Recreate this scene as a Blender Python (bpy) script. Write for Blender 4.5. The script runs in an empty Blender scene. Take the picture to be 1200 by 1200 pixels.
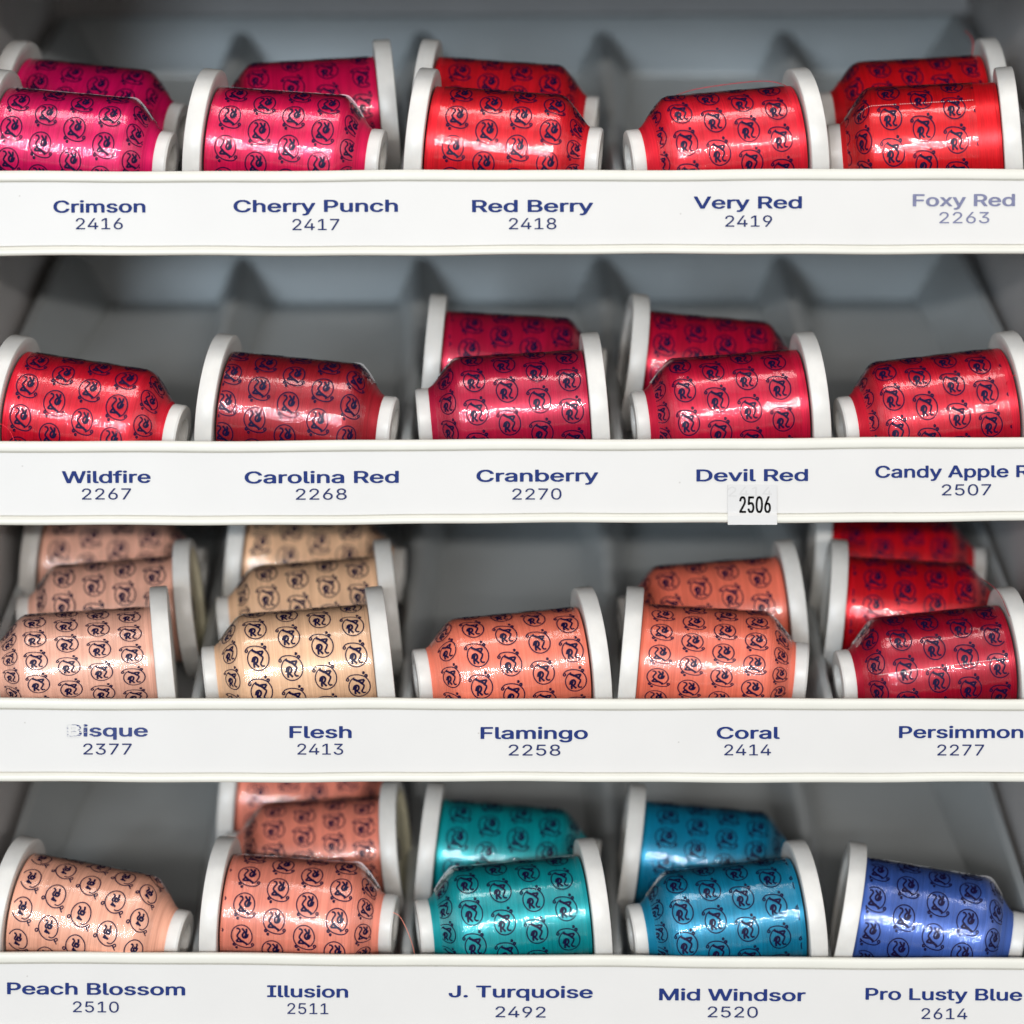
import bpy, bmesh, math, random, json
from mathutils.geometry import delaunay_2d_cdt
from mathutils import Vector, Matrix, Euler, noise

C = bpy.context.scene
R = math.radians
MM = 0.001

# ------------------------------------------------------------------ camera, world, lamps, exposure
cam_data = bpy.data.cameras.new("camera")
cam_data.sensor_width = 36.0
cam_data.lens = 119.5
cam_data.clip_start = 0.05
cam_data.clip_end = 50.0
cam_data.dof.use_dof = True
cam_data.dof.focus_distance = 1.206
cam_data.dof.aperture_fstop = 4.1
cam_data.dof.aperture_blades = 8
cam = bpy.data.objects.new("camera", cam_data)
C.collection.objects.link(cam)
cam.location = (0.0, -1.1971, 0.0837)
cam.rotation_euler = (R(90 - 4.0), 0, 0)
C.camera = cam

world = bpy.data.worlds.new("World")
C.world = world
world.use_nodes = True
wn = world.node_tree
bg = wn.nodes["Background"]
tc = wn.nodes.new("ShaderNodeTexCoord")
sx = wn.nodes.new("ShaderNodeSeparateXYZ")
mr = wn.nodes.new("ShaderNodeMapRange")
mr.inputs["From Min"].default_value = -1.0
mr.inputs["From Max"].default_value = 1.0
wr = wn.nodes.new("ShaderNodeValToRGB")
wn.links.new(tc.outputs["Generated"], sx.inputs[0])
wn.links.new(sx.outputs["Z"], mr.inputs["Value"])
wn.links.new(mr.outputs["Result"], wr.inputs["Fac"])
wn.links.new(wr.outputs["Color"], bg.inputs["Color"])
els = wr.color_ramp.elements
els[0].position = 0.0; els[0].color = (0.22, 0.20, 0.18, 1)      # shop floor
els[1].position = 1.0; els[1].color = (0.85, 0.85, 0.87, 1)      # white ceiling
e = els.new(0.44); e.color = (0.42, 0.41, 0.40, 1)               # shelving
e = els.new(0.50); e.color = (1.45, 1.43, 1.42, 1)
e = els.new(0.60); e.color = (1.35, 1.34, 1.35, 1)
e = els.new(0.66); e.color = (0.48, 0.48, 0.49, 1)
e = els.new(0.80); e.color = (0.27, 0.27, 0.28, 1)
e = els.new(0.88); e.color = (0.85, 0.85, 0.87, 1)               # upper walls
bg.inputs["Strength"].default_value = 0.60

def area(name, loc, target, sx_, sy_, power, col):
    d = bpy.data.lights.new(name, "AREA")
    d.shape = "RECTANGLE"; d.size = sx_; d.size_y = sy_; d.energy = power; d.color = col
    o = bpy.data.objects.new(name, d); C.collection.objects.link(o)
    o.location = loc
    o.rotation_euler = (Vector(target) - Vector(loc)).to_track_quat("-Z", "Y").to_euler()
    return o
area("ceiling_fluorescent", (0.2, -6.0, 0.66), (0, 0, 0), 4.2, 0.14, 148, (1.0, 0.98, 0.95))
area("ceiling_fluorescent", (0.0, -0.45, 1.6), (0, 0, 0), 1.6, 0.4, 9, (1.0, 0.97, 0.93))
area("shop_window", (-1.1, -4.6, 0.06), (0, 0.1, 0), 0.8, 0.9, 58, (0.70, 0.86, 1.0))

C.view_settings.view_transform = "Standard"
C.view_settings.look = "None"
C.view_settings.exposure = 0.45
C.view_settings.gamma = 1.0
C.view_settings.use_curve_mapping = False
C.cycles.use_denoising = True
C.cycles.max_bounces = 12
C.cycles.transparent_max_bounces = 16
C.cycles.caustics_reflective = False
C.cycles.caustics_refractive = False

# ------------------------------------------------------------------ helpers
def srgb(r, g, b):
    f = lambda c: (c / 255 / 12.92) if c / 255 <= 0.04045 else ((c / 255 + 0.055) / 1.055) ** 2.4
    return (f(r), f(g), f(b), 1.0)

def link(o, parent=None):
    C.collection.objects.link(o)
    if parent is not None:
        o.parent = parent
    return o

def obj(name, verts, faces, mats, parent=None, smooth=True, midx=None, sharp=None):
    me = bpy.data.meshes.new(name)
    me.from_pydata(verts, [], faces)
    for m in (mats if isinstance(mats, (list, tuple)) else [mats]):
        me.materials.append(m)
    if midx:
        me.polygons.foreach_set("material_index", midx)
    me.polygons.foreach_set("use_smooth", [smooth] * len(me.polygons))
    me.update()
    if smooth and sharp:
        me.set_sharp_from_angle(angle=R(sharp))
    return link(bpy.data.objects.new(name, me), parent)

def thing(name, label, cat, loc=(0, 0, 0), rot=(0, 0, 0), group=None):
    o = bpy.data.objects.new(name, None)
    o.empty_display_size = 0.01
    link(o)
    o.location = loc; o.rotation_euler = rot
    o["label"] = label; o["category"] = cat
    if group:
        o["group"] = group
    return o

def lathe(prof, seg):
    """revolve (x, r) points about the X axis"""
    V, F = [], []
    n = len(prof)
    for i in range(seg):
        a = 2 * math.pi * i / seg
        for x, r in prof:
            V.append((x, r * math.cos(a), r * math.sin(a)))
    for i in range(seg):
        j = (i + 1) % seg
        for k in range(n - 1):
            F.append((i * n + k, j * n + k, j * n + k + 1, i * n + k + 1))
    return V, F

def extrude_x(prof, xs, fn=None):
    """sweep a closed (y, z) outline along X; fn(x, y, z) may move points"""
    V, F = [], []
    n = len(prof)
    for x in xs:
        for y, z in prof:
            V.append(fn(x, y, z) if fn else (x, y, z))
    for i in range(len(xs) - 1):
        for k in range(n):
            k2 = (k + 1) % n
            F.append((i * n + k, i * n + k2, (i + 1) * n + k2, (i + 1) * n + k))
    F.append(tuple(range(n - 1, -1, -1)))
    F.append(tuple((len(xs) - 1) * n + k for k in range(n)))
    return V, F

def round_poly(pts, rad, seg=4):
    """round the corners of a closed outline"""
    out = []
    n = len(pts)
    for i in range(n):
        p = Vector(pts[i]); a = Vector(pts[i - 1]); b = Vector(pts[(i + 1) % n])
        r = min(rad, (a - p).length * 0.45, (b - p).length * 0.45)
        s = p + (a - p).normalized() * r; t = p + (b - p).normalized() * r
        for k in range(seg + 1):
            u = k / seg
            q = (1 - u) ** 2 * s + 2 * u * (1 - u) * p + u * u * t
            out.append((q.x, q.y))
    return out

def tube(points, rad, sides=6):
    V, F = [], []
    pts = [Vector(p) for p in points]
    for i, p in enumerate(pts):
        d = (pts[min(i + 1, len(pts) - 1)] - pts[max(i - 1, 0)]).normalized()
        u = d.orthogonal().normalized(); v = d.cross(u)
        for k in range(sides):
            a = 2 * math.pi * k / sides
            V.append(tuple(p + rad * (math.cos(a) * u + math.sin(a) * v)))
    for i in range(len(pts) - 1):
        for k in range(sides):
            k2 = (k + 1) % sides
            F.append((i * sides + k, i * sides + k2, (i + 1) * sides + k2, (i + 1) * sides + k))
    return V, F

def catmull(pts, n=8):
    P = [Vector(p) for p in pts]
    P = [2 * P[0] - P[1]] + P + [2 * P[-1] - P[-2]]
    out = []
    for i in range(1, len(P) - 2):
        for k in range(n):
            t = k / n
            a, b, c, d = P[i - 1], P[i], P[i + 1], P[i + 2]
            out.append(0.5 * ((2 * b) + (c - a) * t + (2 * a - 5 * b + 4 * c - d) * t * t + (3 * b - a - 3 * c + d) * t ** 3))
    out.append(P[-2])
    return out

# ------------------------------------------------------------------ materials
def mat(name, base, rough=0.5, spec=0.5, noise_amt=0.0, noise_scale=200.0, bump=0.0, bump_scale=800.0, tint=None, sss=0.0):
    m = bpy.data.materials.new(name); m.use_nodes = True
    nt = m.node_tree; p = nt.nodes["Principled BSDF"]
    p.inputs["Base Color"].default_value = base
    p.inputs["Roughness"].default_value = rough
    p.inputs["Specular IOR Level"].default_value = spec
    if sss:
        p.inputs["Subsurface Weight"].default_value = sss
        p.inputs["Subsurface Radius"].default_value = (0.003, 0.0025, 0.002)
        p.inputs["Subsurface Scale"].default_value = 1.0
    t = nt.nodes.new("ShaderNodeTexCoord")
    if noise_amt:
        n = nt.nodes.new("ShaderNodeTexNoise"); n.inputs["Scale"].default_value = noise_scale
        n.inputs["Detail"].default_value = 6
        nt.links.new(t.outputs["Object"], n.inputs["Vector"])
        r = nt.nodes.new("ShaderNodeValToRGB")
        r.color_ramp.elements[0].position = 0.3; r.color_ramp.elements[1].position = 0.7
        dark = tint or tuple(c * (1 - noise_amt) for c in base[:3]) + (1,)
        r.color_ramp.elements[0].color = dark; r.color_ramp.elements[1].color = base
        nt.links.new(n.outputs["Fac"], r.inputs["Fac"]); nt.links.new(r.outputs["Color"], p.inputs["Base Color"])
    if bump:
        n2 = nt.nodes.new("ShaderNodeTexNoise"); n2.inputs["Scale"].default_value = bump_scale
        n2.inputs["Detail"].default_value = 4
        nt.links.new(t.outputs["Object"], n2.inputs["Vector"])
        b = nt.nodes.new("ShaderNodeBump"); b.inputs["Strength"].default_value = bump
        b.inputs["Distance"].default_value = 0.0005
        nt.links.new(n2.outputs["Fac"], b.inputs["Height"]); nt.links.new(b.outputs["Normal"], p.inputs["Normal"])
    return m

M_lip = mat("ivory_plastic", (0.64, 0.62, 0.55, 1), 0.38, 0.45, 0.05, 60, 0.05, 500)
def strip_material():
    m = mat("white_label_card", (0.610, 0.590, 0.565, 1), 0.42, 0.4, 0.04, 30, 0.03, 900)
    nt = m.node_tree; p = nt.nodes["Principled BSDF"]
    src = p.inputs["Base Color"].links[0].from_socket
    t = nt.nodes.new("ShaderNodeTexCoord")
    v = nt.nodes.new("ShaderNodeTexVoronoi"); v.inputs["Scale"].default_value = 130
    nt.links.new(t.outputs["Object"], v.inputs["Vector"])
    r = nt.nodes.new("ShaderNodeValToRGB")
    r.color_ramp.elements[0].position = 0.015; r.color_ramp.elements[0].color = (0.72, 0.7, 0.68, 1)
    r.color_ramp.elements[1].position = 0.055; r.color_ramp.elements[1].color = (1, 1, 1, 1)
    nt.links.new(v.outputs["Distance"], r.inputs["Fac"])
    n = nt.nodes.new("ShaderNodeTexNoise"); n.inputs["Scale"].default_value = 28
    nt.links.new(t.outputs["Object"], n.inputs["Vector"])
    g = nt.nodes.new("ShaderNodeMath"); g.operation = "GREATER_THAN"; g.inputs[1].default_value = 0.56
    nt.links.new(n.outputs["Fac"], g.inputs[0])
    mx = nt.nodes.new("ShaderNodeMixRGB"); mx.blend_type = "MULTIPLY"
    nt.links.new(g.outputs[0], mx.inputs[0]); nt.links.new(src, mx.inputs[1]); nt.links.new(r.outputs["Color"], mx.inputs[2])
    nt.links.new(mx.outputs[0], p.inputs["Base Color"])
    return m
M_strip = strip_material()
M_groove = mat("dark_seam", (0.42, 0.39, 0.33, 1), 0.7, 0.2)
M_tray = mat("grey_tray_plastic", (0.56, 0.575, 0.57, 1), 0.36, 0.5, 0.08, 25, 0.08, 300)
M_under_shade = mat("shade_dark_underside", (0.13, 0.13, 0.13, 1), 0.6, 0.3, 0.1, 40)  # shade put into the colour: undersides darkened to keep spool tops dark
M_side = mat("grey_painted_panel", (0.76, 0.72, 0.70, 1), 0.6, 0.3, 0.08, 30, 0.05, 500)
M_ink = mat("navy_print", (0.005, 0.021, 0.135, 1), 0.55, 0.15)
M_ink_thin = mat("navy_thin_print", (0.012, 0.022, 0.100, 1), 0.55, 0.15)
M_ink_faded = mat("faded_grey_print", srgb(118, 120, 150), 0.55, 0.3, 0.25, 900)
M_sticker = mat("white_sticker_paper", (0.61, 0.595, 0.58, 1), 0.6, 0.2, 0.02, 100)
M_black_ink = mat("black_print", (0.03, 0.028, 0.028, 1), 0.5, 0.3)
M_ghost = mat("ghost_print", (0.55, 0.535, 0.52, 1), 0.6, 0.2)

def worn_material():
    m = mat("worn_navy_print", srgb(24, 48, 128), 0.5, 0.3)
    nt = m.node_tree; p = nt.nodes["Principled BSDF"]
    t = nt.nodes.new("ShaderNodeTexCoord"); s = nt.nodes.new("ShaderNodeSeparateXYZ")
    nt.links.new(t.outputs["Object"], s.inputs[0])
    n = nt.nodes.new("ShaderNodeTexNoise"); n.inputs["Scale"].default_value = 1.0; n.inputs["Detail"].default_value = 3
    mp = nt.nodes.new("ShaderNodeMapping"); mp.inputs["Scale"].default_value = (420, 420, 2300)
    nt.links.new(t.outputs["Object"], mp.inputs[0]); nt.links.new(mp.outputs[0], n.inputs["Vector"])
    mr_ = nt.nodes.new("ShaderNodeMapRange")
    mr_.inputs["From Min"].default_value = -0.013; mr_.inputs["From Max"].default_value = 0.004
    mr_.inputs["To Min"].default_value = 0.55; mr_.inputs["To Max"].default_value = 0.1
    nt.links.new(s.outputs["X"], mr_.inputs["Value"])
    g = nt.nodes.new("ShaderNodeMath"); g.operation = "LESS_THAN"
    nt.links.new(n.outputs["Fac"], g.inputs[0]); nt.links.new(mr_.outputs["Result"], g.inputs[1])
    mx = nt.nodes.new("ShaderNodeMixRGB"); mx.inputs[1].default_value = (0.005, 0.021, 0.135, 1); mx.inputs[2].default_value = (0.56, 0.55, 0.54, 1)
    nt.links.new(g.outputs[0], mx.inputs[0]); nt.links.new(mx.outputs[0], p.inputs["Base Color"])
    return m
M_ink_worn = worn_material()

M_spool = mat("white_spool_plastic", (0.70, 0.675, 0.635, 1), 0.38, 0.45, 0.10, 160, 0.06, 400, sss=0.12)
M_spool_yellow = mat("yellowed_spool_plastic", (0.72, 0.66, 0.48, 1), 0.5, 0.4, 0.12, 120, 0.06, 400)

def film_material():
    m = bpy.data.materials.new("clear_shrink_film"); m.use_nodes = True
    nt = m.node_tree; nt.nodes.clear()
    out = nt.nodes.new("ShaderNodeOutputMaterial")
    tr = nt.nodes.new("ShaderNodeBsdfTransparent"); tr.inputs[0].default_value = (1, 1, 1, 1)
    gl = nt.nodes.new("ShaderNodeBsdfGlossy"); gl.inputs["Roughness"].default_value = 0.055
    fr = nt.nodes.new("ShaderNodeFresnel"); fr.inputs["IOR"].default_value = 1.5
    ml = nt.nodes.new("ShaderNodeMath"); ml.operation = "MULTIPLY"; ml.inputs[1].default_value = 1.5; ml.use_clamp = True
    mx = nt.nodes.new("ShaderNodeMixShader")
    t = nt.nodes.new("ShaderNodeTexCoord")
    mp = nt.nodes.new("ShaderNodeMapping"); mp.inputs["Scale"].default_value = (720, 62, 62)
    n = nt.nodes.new("ShaderNodeTexNoise"); n.inputs["Scale"].default_value = 1.0; n.inputs["Detail"].default_value = 5
    n.inputs["Roughness"].default_value = 0.55
    mp2 = nt.nodes.new("ShaderNodeMapping"); mp2.inputs["Scale"].default_value = (60, 110, 110)
    n2 = nt.nodes.new("ShaderNodeTexNoise"); n2.inputs["Scale"].default_value = 1.0; n2.inputs["Detail"].default_value = 2
    ad = nt.nodes.new("ShaderNodeMath"); ad.operation = "MULTIPLY_ADD"; ad.inputs[1].default_value = 1.6
    b = nt.nodes.new("ShaderNodeBump"); b.inputs["Strength"].default_value = 0.75; b.inputs["Distance"].default_value = 0.0006
    L = nt.links.new
    L(t.outputs["Object"], mp.inputs[0]); L(mp.outputs[0], n.inputs["Vector"])
    L(t.outputs["Object"], mp2.inputs[0]); L(mp2.outputs[0], n2.inputs["Vector"])
    L(n2.outputs["Fac"], ad.inputs[0]); L(n.outputs["Fac"], ad.inputs[2]); L(ad.outputs[0], b.inputs["Height"])
    L(b.outputs["Normal"], gl.inputs["Normal"])
    ge = nt.nodes.new("ShaderNodeNewGeometry")
    io = nt.nodes.new("ShaderNodeMix"); io.data_type = "FLOAT"
    io.inputs[2].default_value = 1.5; io.inputs[3].default_value = 1 / 1.5
    L(ge.outputs["Backfacing"], io.inputs[0]); L(io.outputs[0], fr.inputs["IOR"])
    L(fr.outputs[0], ml.inputs[0]); L(ml.outputs[0], mx.inputs[0]); L(tr.outputs[0], mx.inputs[1]); L(gl.outputs[0], mx.inputs[2])
    L(mx.outputs[0], out.inputs["Surface"])
    return m
M_film = film_material()
M_film_ink = mat("film_ink", (0.007, 0.004, 0.034, 1), 0.35, 0.2)

def film_edge_material():
    m = bpy.data.materials.new("film_seam"); m.use_nodes = True
    nt = m.node_tree; p = nt.nodes["Principled BSDF"]
    p.inputs["Base Color"].default_value = (0.75, 0.72, 0.74, 1); p.inputs["Roughness"].default_value = 0.2
    p.inputs["Alpha"].default_value = 0.18
    return m
M_film_edge = film_edge_material()
M_perf = mat("perforated_film_edge", (0.80, 0.74, 0.72, 1), 0.15, 0.6)

def thread_material(name, col, metal):
    m = bpy.data.materials.new(name); m.use_nodes = True
    nt = m.node_tree; p = nt.nodes["Principled BSDF"]
    L = nt.links.new
    t = nt.nodes.new("ShaderNodeTexCoord")
    mp = nt.nodes.new("ShaderNodeMapping"); mp.inputs["Scale"].default_value = (2600, 40, 40)
    n = nt.nodes.new("ShaderNodeTexNoise"); n.inputs["Scale"].default_value = 1.0; n.inputs["Detail"].default_value = 3
    L(t.outputs["Object"], mp.inputs[0]); L(mp.outputs[0], n.inputs["Vector"])
    r = nt.nodes.new("ShaderNodeValToRGB")
    r.color_ramp.elements[0].position = 0.36; r.color_ramp.elements[1].position = 0.64
    r.color_ramp.elements[0].color = tuple(c * 0.78 for c in col[:3]) + (1,)
    r.color_ramp.elements[1].color = tuple(min(1, c * 1.12) for c in col[:3]) + (1,)
    mp3 = nt.nodes.new("ShaderNodeMapping"); mp3.inputs["Scale"].default_value = (650, 30, 30)
    mp3.inputs["Rotation"].default_value = (0, R(9), R(6))
    n3 = nt.nodes.new("ShaderNodeTexNoise"); n3.inputs["Scale"].default_value = 1.0; n3.inputs["Detail"].default_value = 2
    mixn = nt.nodes.new("ShaderNodeMath"); mixn.operation = "MULTIPLY_ADD"; mixn.inputs[1].default_value = 0.45
    sub = nt.nodes.new("ShaderNodeMath"); sub.operation = "MULTIPLY"; sub.inputs[1].default_value = 0.55
    L(t.outputs["Object"], mp3.inputs[0]); L(mp3.outputs[0], n3.inputs["Vector"])
    L(n.outputs["Fac"], sub.inputs[0]); L(n3.outputs["Fac"], mixn.inputs[0]); L(sub.outputs[0], mixn.inputs[2])
    L(mixn.outputs[0], r.inputs["Fac"]); L(r.outputs["Color"], p.inputs["Base Color"])
    p.inputs["Roughness"].default_value = 0.40
    p.inputs["Metallic"].default_value = metal
    p.inputs["Specular IOR Level"].default_value = 0.6
    p.inputs["Anisotropic"].default_value = 0.4
    b = nt.nodes.new("ShaderNodeBump"); b.inputs["Strength"].default_value = 0.55; b.inputs["Distance"].default_value = 0.0003
    L(n.outputs["Fac"], b.inputs["Height"]); L(b.outputs["Normal"], p.inputs["Normal"])
    return m

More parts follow.
